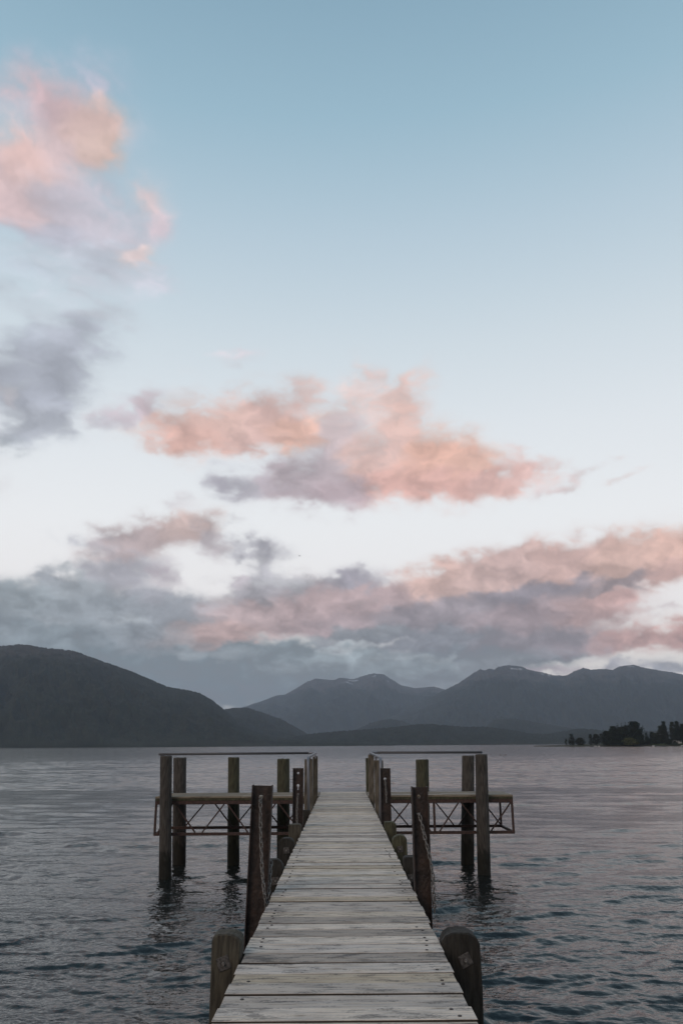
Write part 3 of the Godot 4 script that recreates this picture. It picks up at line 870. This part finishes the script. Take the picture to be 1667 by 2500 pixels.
# a board with worn arrises: weathered face above, much darker edges and underside below
func plank_mesh(half: float, wide: float, face: Material) -> ArrayMesh:
	var m := ArrayMesh.new()
	var c := 0.003
	var x := half
	var z := wide / 2
	var y := 0.025
	var up := [Vector3(-x + c, y, -z + c), Vector3(x - c, y, -z + c), Vector3(x - c, y, z - c), Vector3(-x + c, y, z - c)]
	var rim := [Vector3(-x, y - c, -z), Vector3(x, y - c, -z), Vector3(x, y - c, z), Vector3(-x, y - c, z)]
	var low := [Vector3(-x, -y, -z), Vector3(x, -y, -z), Vector3(x, -y, z), Vector3(-x, -y, z)]
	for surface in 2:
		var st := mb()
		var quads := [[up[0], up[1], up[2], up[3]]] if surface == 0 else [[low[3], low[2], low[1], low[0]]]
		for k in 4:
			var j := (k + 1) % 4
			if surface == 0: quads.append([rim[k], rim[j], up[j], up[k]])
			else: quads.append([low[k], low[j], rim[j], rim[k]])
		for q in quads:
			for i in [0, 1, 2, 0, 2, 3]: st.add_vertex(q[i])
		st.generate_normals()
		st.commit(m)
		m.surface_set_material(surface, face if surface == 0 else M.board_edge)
	return m

# square timber with its top corners cut: cl and cr are how much is cut off left and right
func squared_post(called: String, label: String, x0: float, x1: float, zf: float, depth: float, top: float, cl: float, cr: float, mat: Material, group: String, plate := Vector3.ZERO) -> Node3D:
	var cx := (x0 + x1) / 2
	var w := (x1 - x0) / 2
	var o := thing(called, label, "post", Vector3(cx, 0, zf), group)
	var prof := []
	for k in 12: prof.append(Vector2(-w, lerpf(-1.2, top - cl, k / 11.0)))
	prof.append_array([Vector2(-w + cl * 0.35, top - cl * 0.4), Vector2(-w + cl, top - 0.004), Vector2(0, top + 0.002), Vector2(w - cr, top), Vector2(w - cr * 0.35, top - cr * 0.4)])
	for k in 12: prof.append(Vector2(w, lerpf(top - cr, -1.2, k / 11.0)))
	var rough := noise(int(absf(x0 * 1000 + zf * 77)), 4.0, 3)
	var st := mb()
	var rings := []
	for e in [[0.0, 0.009], [-0.010, 0.0], [-depth * 0.33, 0.001], [-depth * 0.66, 0.001], [-depth + 0.010, 0.0], [-depth, 0.008]]:
		var ring := []
		for p in prof:
			var j := 0.011 * rough.get_noise_3d(p.x, p.y, e[0] * 2.0)
			ring.append(Vector3(p.x - signf(p.x) * (e[1] + j), p.y - (e[1] + j if p.y > top - 0.12 else 0.0), e[0] + (0.4 * j if e[0] == 0.0 else 0.0)))
		rings.append(ring)
	loft(st, rings)
	part("timber", done(st), mat, o)
	if plate != Vector3.ZERO:
		var st2 := mb()
		bar(st2, Vector3(0, 0, 0), Vector3(0, 0, 0.007), 0.085, 0.085, 0.002)
		var pl := part("bolt_plate", done(st2), M.plate, o, Vector3(plate.x - cx, plate.y, 0.0))
		pl.rotation.z = plate.z
		var b := CylinderMesh.new()
		b.top_radius = 0.011
		b.bottom_radius = 0.013
		b.height = 0.016
		b.radial_segments = 6
		b.rings = 0
		var bo := part("bolt", b, M.chain, pl, Vector3(0, 0, 0.014))
		bo.rotation.x = PI / 2
	return o

func posts() -> void:
	var g := "timber fender posts along the jetty"
	var D := DECK
	squared_post("fender_post", "nearest left timber post, tan with a tilted dark bolt plate", -0.915, -0.712, -6.1, 0.17, D + 0.15, 0.04, 0.055, M.timber_tan, g, Vector3(-0.825, D - 0.03, 0.35))
	squared_post("fender_post", "nearest right timber post, almost black with cut top corners", 0.712, 0.982, -6.4, 0.2, D + 0.09, 0.068, 0.075, M.timber_dark, g, Vector3(0.87, D - 0.09, 0.45))
	squared_post("fender_post", "left timber post just beyond the big rusty beam", -0.93, -0.715, -10.2, 0.18, D + 0.10, 0.02, 0.07, M.timber_dark, g, Vector3(-0.80, D - 0.13, 0.1))
	squared_post("fender_post", "left rounded timber post with a square plate, third from the viewer", -0.935, -0.715, -12.35, 0.18, D + 0.11, 0.06, 0.06, M.timber_dark, g, Vector3(-0.82, D - 0.05, 0.1))
	squared_post("fender_post", "left yellowish timber post below the far rusty beam", -0.93, -0.715, -14.5, 0.18, D + 0.11, 0.02, 0.03, M.timber_tan, g)
	squared_post("fender_post", "left dark stub post at the foot of the handrail", -0.92, -0.715, -18.2, 0.18, D + 0.06, 0.02, 0.02, M.timber_dark, g)
	squared_post("fender_post", "right timber post just beyond the near rusty beam", 0.715, 0.925, -10.3, 0.18, D + 0.11, 0.03, 0.06, M.timber_dark, g, Vector3(0.80, D - 0.12, 0.1))
	squared_post("fender_post", "right rounded mossy timber post, third from the viewer", 0.715, 0.93, -12.5, 0.18, D + 0.13, 0.07, 0.06, M.timber_olive, g, Vector3(0.82, D - 0.06, 0.1))
	squared_post("fender_post", "right small timber post below the far rusty beam", 0.715, 0.92, -14.8, 0.18, D + 0.11, 0.01, 0.05, M.timber_olive, g)
	var q := "tall square timber posts beside the handrails"
	squared_post("rail_post", "near square timber post left of the walkway under the handrail", -0.90, -0.715, -19.5, 0.16, D + 1.09, 0.005, 0.005, M.timber_pale, q)
	squared_post("rail_post", "far square timber post left of the walkway under the handrail corner", -0.86, -0.725, -23.8, 0.14, D + 1.09, 0.005, 0.005, M.timber_tan, q)
	squared_post("rail_post", "near square timber post right of the walkway behind the handrail pipe", 0.725, 0.925, -19.3, 0.16, D + 1.05, 0.005, 0.005, M.timber_pale, q)
	squared_post("rail_post", "pale square timber post right of the walkway under the handrail corner", 0.715, 0.87, -23.5, 0.14, D + 1.14, 0.005, 0.005, M.timber_pale, q)
	squared_post("rail_post", "olive square post at the far right corner of the walkway", 0.715, 0.86, -26.3, 0.16, D + 1.0, 0.005, 0.005, M.timber_olive, q)

# weathered round pile, darker and wet near the water
func pile(label: String, x: float, z: float, dia: float, top: float, mat: Material, s: int, lean := Vector2.ZERO) -> void:
	var o := thing("mooring_pile", label, "pile", Vector3(x, 0, z), "round timber piles at the jetty head")
	var nz := noise(400 + s, 1.0, 3)
	var st := mb(true)
	var rings := []
	var cols := []
	var levels := [-1.5, -0.4, -0.1, 0.0, 0.08, 0.16, 0.24, 0.32, 0.4, 0.48, 0.56, 0.64, 0.74, 0.9, 1.1, 1.35, 1.6, 1.9, 2.2, 2.5, 2.8, top - 0.12, top - 0.05, top - 0.015, top]
	for i in levels.size():
		var y: float = levels[i]
		var ring := []
		var col := []
		for k in 22:
			var a := TAU * k / 22
			var groove := nz.get_noise_2d(k * 2.7, 0.5 + y * 0.12)
			var rad: float = dia / 2 * (1.0 + 0.055 * groove + 0.03 * nz.get_noise_2d(y * 1.5, 9)) * (1.02 - 0.015 * y)
			if i == levels.size() - 1: rad *= 0.93
			var chip := 0.0
			if i >= levels.size() - 3: chip = nz.get_noise_2d(k * 3.1, 70) * 0.03
			ring.append(Vector3(cos(a) * rad + lean.x * (y - 1.5), y + chip, sin(a) * rad + lean.y * y))
			var wet := smoothstep(0.74, 0.56, y + 0.26 * nz.get_noise_2d(k * 1.3, y * 3.0 + 20))
			var c := Color(1, 1, 1).lerp(Color(0.17, 0.19, 0.14), wet)
			c *= 1.0 + 0.5 * nz.get_noise_2d(k * 2.0, y * 0.8 + 50)
			c.a = 1
			col.append(c)
		rings.append(ring)
		cols.append(col)
	loft(st, rings, true, cols)
	part("trunk", done(st), mat, o)

func piles() -> void:
	pile("round grey pile standing in front of the left platform at its outer end", -5.02, -24.05, 0.34, 3.23, M.pile_grey, 1, Vector2(-0.046, 0))
	pile("grey split-topped pile behind the outer end of the left platform", -5.137, -26.65, 0.41, 3.14, M.pile_grey, 2, Vector2(-0.043, 0))
	pile("olive pile behind the middle of the left platform", -3.435, -26.6, 0.37, 3.14, M.pile_olive, 3, Vector2(-0.029, 0))
	pile("olive pile behind the left platform nearest the walkway", -1.876, -26.6, 0.40, 3.09, M.pile_olive, 4, Vector2(-0.015, 0))
	pile("olive pile behind the right platform nearest the walkway", 2.49, -26.6, 0.42, 3.04, M.pile_olive, 5, Vector2(0.02, 0))
	pile("grey pile behind the outer half of the right platform", 3.875, -26.45, 0.40, 3.15, M.pile_grey, 6, Vector2(0.055, 0))
	pile("round dark pile in front of the right platform, standing close to a grey pile behind", 3.937, -24.05, 0.36, 3.22, M.pile_grey, 7, Vector2(0.03, 0))

# platform on a steel lattice, one each side of the walkway head
func wing(side: int, x_in: float, x_out: float, label: String) -> void:
	var o := thing("platform", label, "platform", Vector3.ZERO, "steel-framed platforms at the jetty head")
	var zf := -24.3
	var zb := -26.2
	var D := DECK
	var r := RandomNumberGenerator.new()
	r.seed = 30 + side
	var a := minf(x_in, x_out)
	var b := maxf(x_in, x_out)
	var joint := (a + b) / 2 + 0.12
	for k in 9:
		var z := zf + 0.02 - 0.105 - k * 0.212
		for e in [[a, joint - 0.004], [joint + 0.004, b]]:
			var m := bar_mesh(Vector3(e[0], 0, 0), Vector3(e[1], 0, 0), 0.203, 0.05, 0.005)
			part("plank", m, M.board_wing if r.randf() < 0.7 else M.board4, o, Vector3(0, D - 0.025 + r.randf_range(-0.004, 0.004), z))
	for z in [zf, zb + 0.05]:
		part("edge_board", bar_mesh(Vector3(a, D - 0.082, z - 0.02), Vector3(b, D - 0.082, z - 0.02), 0.05, 0.06, 0.004), M.timber_olive, o)
		part("edge_beam", bar_mesh(Vector3(a, D - 0.165, z - 0.03), Vector3(b, D - 0.165, z - 0.03), 0.06, 0.10, 0.004), M.steel, o)
		part("bottom_rail", bar_mesh(Vector3(a, 1.09, z - 0.03), Vector3(b, 1.09, z - 0.03), 0.06, 0.08, 0.004), M.steel, o)
	var zs := [zf - 0.03, zb + 0.02]
	for z in zs:
		for x in [x_out - side * 0.03, x_in + side * 0.03]:
			part("upright", bar_mesh(Vector3(x, 1.13, z), Vector3(x, D - 0.215, z), 0.06, 0.06, 0.003), M.steel, o)
	for x in [x_out - side * 0.03, x_in + side * 0.03]:
		part("end_tie", bar_mesh(Vector3(x, 1.09, zf - 0.06), Vector3(x, 1.09, zb + 0.05), 0.06, 0.07, 0.003), M.steel, o)
		part("end_tie", bar_mesh(Vector3(x, D - 0.165, zf - 0.06), Vector3(x, D - 0.165, zb + 0.05), 0.05, 0.09, 0.003), M.steel, o)
	# zig-zag of thin bars, an upright in the middle
	var nodes: Array = LATTICE[side]
	for row in 2:
		var z: float = zs[row]
		for n in nodes[row]:
			if n[0] == "v":
				part("upright", bar_mesh(Vector3(n[1], 1.13, z), Vector3(n[1], D - 0.215, z), 0.065, 0.05, 0.003), M.steel, o)
			else:
				part("brace", bar_mesh(Vector3(n[1], 1.13, z + 0.004), Vector3(n[2], D - 0.215, z + 0.004), 0.038, 0.038), M.steel, o)

const LATTICE := {-1: [[["b", -4.02, -3.42], ["b", -4.22, -4.82], ["v", -2.62], ["b", -2.72, -3.32], ["b", -2.52, -1.95], ["b", -1.20, -1.85], ["b", -5.28, -4.92]], [["b", -3.42, -4.05], ["b", -3.32, -2.68], ["b", -1.95, -2.58], ["b", -1.80, -1.20], ["b", -4.85, -4.2], ["v", -2.45]]],
	1: [[["b", 1.22, 1.88], ["b", 2.48, 1.95], ["v", 2.60], ["b", 2.74, 3.30], ["b", 3.98, 3.38], ["b", 4.20, 4.80]], [["b", 1.98, 1.32], ["b", 2.10, 2.52], ["v", 2.55], ["b", 3.38, 2.76], ["b", 3.55, 4.1], ["b", 4.82, 4.24]]]}

func rails() -> void:
	for s in [[-1, -5.32, -0.78, -24.08, -18.55, "left"], [1, 4.02, 0.775, -24.08, -17.2, "right"]]:
		var o := thing("handrail", "galvanised pipe handrail bent round the %s side of the walkway" % s[5], "handrail", Vector3.ZERO, "pipe handrails at the jetty head")
		var path := rounded([Vector3(s[1], 3.275, s[3]), Vector3(s[2], 3.285, s[3]), Vector3(s[2], 3.24, s[4]), Vector3(s[2] - s[0] * 0.035, DECK - 0.15, s[4] + 0.15)], 0.22)
		part("top_rail", tube([path[0], path[1]], 0.033, 12), M.rail, o)
		part("bent_pipe", tube(path.slice(1), 0.03, 12), M.galv, o)
		for k in 2:
			var bz: float = [-19.6, -23.6][k]
			part("bracket", bar_mesh(Vector3(s[2], 3.14, bz - 0.01), Vector3(s[2], 3.23, bz - 0.01), 0.05, 0.02), M.galv, o)

# ---------------------------------------------------------------- rusty steel posts and their chains
func beam(label: String, x: float, z: float, w: float, top: float, holes: Array, lean: float) -> Node3D:
	var o := thing("steel_post", label, "steel post", Vector3(x, DECK, z), "rusty steel posts along the jetty")
	o.rotation.z = lean
	var low := -3.0
	var web := CSGBox3D.new()
	web.name = "web"
	web.size = Vector3(w - 0.02, top - low, 0.014)
	web.position = Vector3(0, (top + low) / 2, 0)
	web.material = M.rust
	for h in holes:
		var c := CSGCylinder3D.new()
		c.name = "hole"
		c.operation = CSGShape3D.OPERATION_SUBTRACTION
		c.radius = h[1]
		c.height = 0.1
		c.sides = 14
		c.rotation.x = PI / 2
		c.position = Vector3(h[2] if h.size() > 2 else 0.0, h[0] - (top + low) / 2, 0)
		web.add_child(c)
	o.add_child(web, true)
	for e in [-1, 1]:
		part("flange", bar_mesh(Vector3(e * (w / 2 - 0.006), low, 0.0), Vector3(e * (w / 2 - 0.006), top + 0.006, 0.0), 0.012, 0.13, 0.002), M.rust, o)
	return o

var link_mesh: ArrayMesh

func chain(label: String, path: Array) -> void:
	var o := thing("chain", label, "chain", path[0], "chains hanging on the rusty posts")
	var c := Curve3D.new()
	for p in path: c.add_point(p - path[0])
	var L := c.get_baked_length()
	var pitch := 0.046
	var k := 0
	var d := pitch / 2
	var ref := Vector3.RIGHT
	while d < L:
		var p := c.sample_baked(d)
		var q := c.sample_baked(minf(d + 0.01, L)) - c.sample_baked(maxf(d - 0.01, 0))
		var y := q.normalized()
		var x := (ref - y * ref.dot(y)).normalized()
		if k % 2 == 1: x = x.cross(y).normalized()
		x = x.rotated(y, 0.5 + 0.25 * sin(k * 1.7))
		var m := part("link", link_mesh, M.chain, o)
		m.transform = Transform3D(Basis(x, y, x.cross(y)), p)
		k += 1
		d += pitch

func make_link() -> void:
	# an oval ring of round wire, along y
	var st := mb(true)
	var path := []
	for k in 14:
		var a := TAU * k / 14
		path.append(Vector3(cos(a) * 0.0135, sin(a) * 0.0135 + signf(sin(a)) * 0.0155, 0))
	var rings := []
	for i in 15:
		var c: Vector3 = path[i % 14]
		var t: Vector3 = (path[(i + 1) % 14] - path[(i + 13) % 14]).normalized()
		var n := Vector3(t.y, -t.x, 0)
		var ring := []
		for k in 6:
			var a := TAU * k / 6
			ring.append(c + (n * cos(a) + Vector3.BACK * sin(a)) * 0.0062)
		rings.append(ring)
	for i in 14:
		for k in 6:
			var j := (k + 1) % 6
			for v in [rings[i][k], rings[i + 1][j], rings[i][j], rings[i][k], rings[i + 1][k], rings[i + 1][j]]: st.add_vertex(v)
	link_mesh = done(st)

func steelwork() -> void:
	make_link()
	var D := DECK
	beam("large rusty steel post on the left with a chain down its face", -0.845, -8.55, 0.205, 1.01, [[0.90, 0.021, -0.01]], -0.028)
	beam("narrow rusty steel post on the left with three holes in a row", -0.815, -15.25, 0.19, 1.0, [[0.915, 0.02], [0.70, 0.024], [0.66, 0.012], [0.635, 0.012], [0.55, 0.02]], 0.0)
	beam("large rusty steel post on the right with a slack chain", 0.79, -8.75, 0.165, 0.975, [[0.72, 0.021, -0.02], [0.885, 0.016, -0.01]], 0.0)
	beam("narrow rusty steel post on the right with one round hole", 0.81, -16.1, 0.19, 0.965, [[0.77, 0.026, -0.01]], 0.0)
	chain("long rusty chain hanging down the face of the large left post", [Vector3(-0.832, D + 0.895, -8.54), Vector3(-0.828, D + 0.86, -8.47), Vector3(-0.815, D + 0.55, -8.44), Vector3(-0.795, D + 0.25, -8.42), Vector3(-0.765, D + 0.03, -8.40), Vector3(-0.745, D - 0.10, -8.42), Vector3(-0.735, D - 0.02, -8.50), Vector3(-0.728, D + 0.15, -8.6), Vector3(-0.73, D + 0.27, -8.68), Vector3(-0.80, D + 0.33, -8.7)])
	chain("thin chain hanging from the lowest hole of the narrow left post", [Vector3(-0.815, D + 0.56, -15.24), Vector3(-0.815, D + 0.53, -15.17), Vector3(-0.83, D + 0.25, -15.14), Vector3(-0.81, D - 0.05, -15.13)])
	chain("grey chain slanting off the side of the large right post", [Vector3(0.77, D + 0.72, -8.74), Vector3(0.775, D + 0.715, -8.66), Vector3(0.82, D + 0.50, -8.64), Vector3(0.87, D + 0.28, -8.64), Vector3(0.892, D + 0.12, -8.66), Vector3(0.896, D - 0.12, -8.68), Vector3(0.90, D - 0.2, -8.70)])
	chain("short chain dropping from the hole of the narrow right post", [Vector3(0.80, D + 0.765, -16.09), Vector3(0.80, D + 0.73, -16.02), Vector3(0.815, D + 0.55, -16.01), Vector3(0.815, D + 0.36, -16.01)])

# ---------------------------------------------------------------- birds
func duck(x: float, z: float, label: String, s: float) -> void:
	var o := thing("duck", label, "duck", Vector3(x, 0, z), "ducks swimming on the lake")
	var st := mb(true)
	var rings := []
	for p in [[-0.30, 0.14, 0.015], [-0.22, 0.09, 0.06], [-0.08, 0.06, 0.11], [0.08, 0.06, 0.10], [0.17, 0.12, 0.06], [0.20, 0.20, 0.04], [0.215, 0.26, 0.042], [0.235, 0.30, 0.04], [0.29, 0.285, 0.012]]:
		var ring := []
		for k in 8:
			var a := TAU * k / 8
			ring.append(Vector3(p[0] * s, (p[1] + sin(a) * p[2]) * s, cos(a) * p[2] * 1.15 * s))
		rings.append(ring)
	loft(st, rings)
	part("body", done(st), M.feather, o)

func gull() -> void:
	var o := thing("bird", "tiny dark bird flying below the pink clouds", "bird", Vector3(-13.6, 62.0, -250.0))
	var st := mb(true)
	var rings := []
	for p in [[-0.3, 0.01], [-0.15, 0.05], [0.05, 0.07], [0.2, 0.05], [0.3, 0.01]]:
		var ring := []
		for k in 6: ring.append(Vector3(p[0], sin(TAU * k / 6) * p[1], cos(TAU * k / 6) * p[1]))
		rings.append(ring)
	loft(st, rings)
	for e in [-1, 1]:
		var w := []
		for q in [[0.0, 0.0, 0.14], [0.3, 0.16, 0.12], [0.62, 0.10, 0.03]]:
			w.append([Vector3(-q[2] * 0.6, q[1], e * q[0]), Vector3(0, q[1] + 0.02, e * q[0]), Vector3(q[2], q[1], e * q[0]), Vector3(0, q[1] - 0.02, e * q[0])])
		loft(st, w)
	part("body", done(st), M.feather, o)

# ---------------------------------------------------------------- scene
func _ready() -> void:
	rng.seed = 1
	var cam := Camera3D.new()
	cam.name = "camera"
	cam.fov = 65.48
	cam.near = 0.1
	cam.far = 40000.0
	cam.position = Vector3(0, 3.5, 0)
	cam.basis = Basis(Vector3.RIGHT, deg_to_rad(16.31)) * Basis(Vector3.BACK, deg_to_rad(-0.35))
	add_child(cam)
	cam.current = true
	var sm := PanoramaSkyMaterial.new()
	sm.panorama = sky_texture()
	var sky := Sky.new()
	sky.sky_material = sm
	var env := Environment.new()
	env.background_mode = Environment.BG_SKY
	env.sky = sky
	env.tonemap_mode = Environment.TONE_MAPPER_LINEAR
	env.tonemap_exposure = 1.0
	env.sdfgi_enabled = true
	env.ssao_enabled = true
	env.ssil_enabled = true
	env.fog_enabled = true
	env.fog_density = 0.000048
	env.fog_light_color = Color(0.85, 0.92, 1.0)
	var we := WorldEnvironment.new()
	we.name = "world_environment"
	we.environment = env
	add_child(we)
	var sun := DirectionalLight3D.new()
	sun.name = "sun"
	sun.light_energy = 0.3
	sun.light_color = Color(1.0, 0.86, 0.76)
	sun.light_angular_distance = 30.0
	sun.shadow_enabled = true
	sun.rotation_degrees = Vector3(-32, -35, 0)
	add_child(sun)
	materials()
	lake()
	terrain()
	point()
	jetty()
	wing(-1, -0.715, -5.40, "left platform of planks on a rusty lattice beside the walkway")
	wing(1, 0.715, 4.87, "right platform of planks on a rusty lattice beside the walkway")
	piles()
	posts()
	rails()
	steelwork()
	duck(48.1, -271.4, "leftmost of the three ducks far out right of the platform", 1.1)
	duck(50.9, -270.0, "middle of the three ducks far out right of the platform", 1.1)
	duck(52.5, -269.2, "rightmost and darkest of the three ducks far out", 1.3)
	gull()
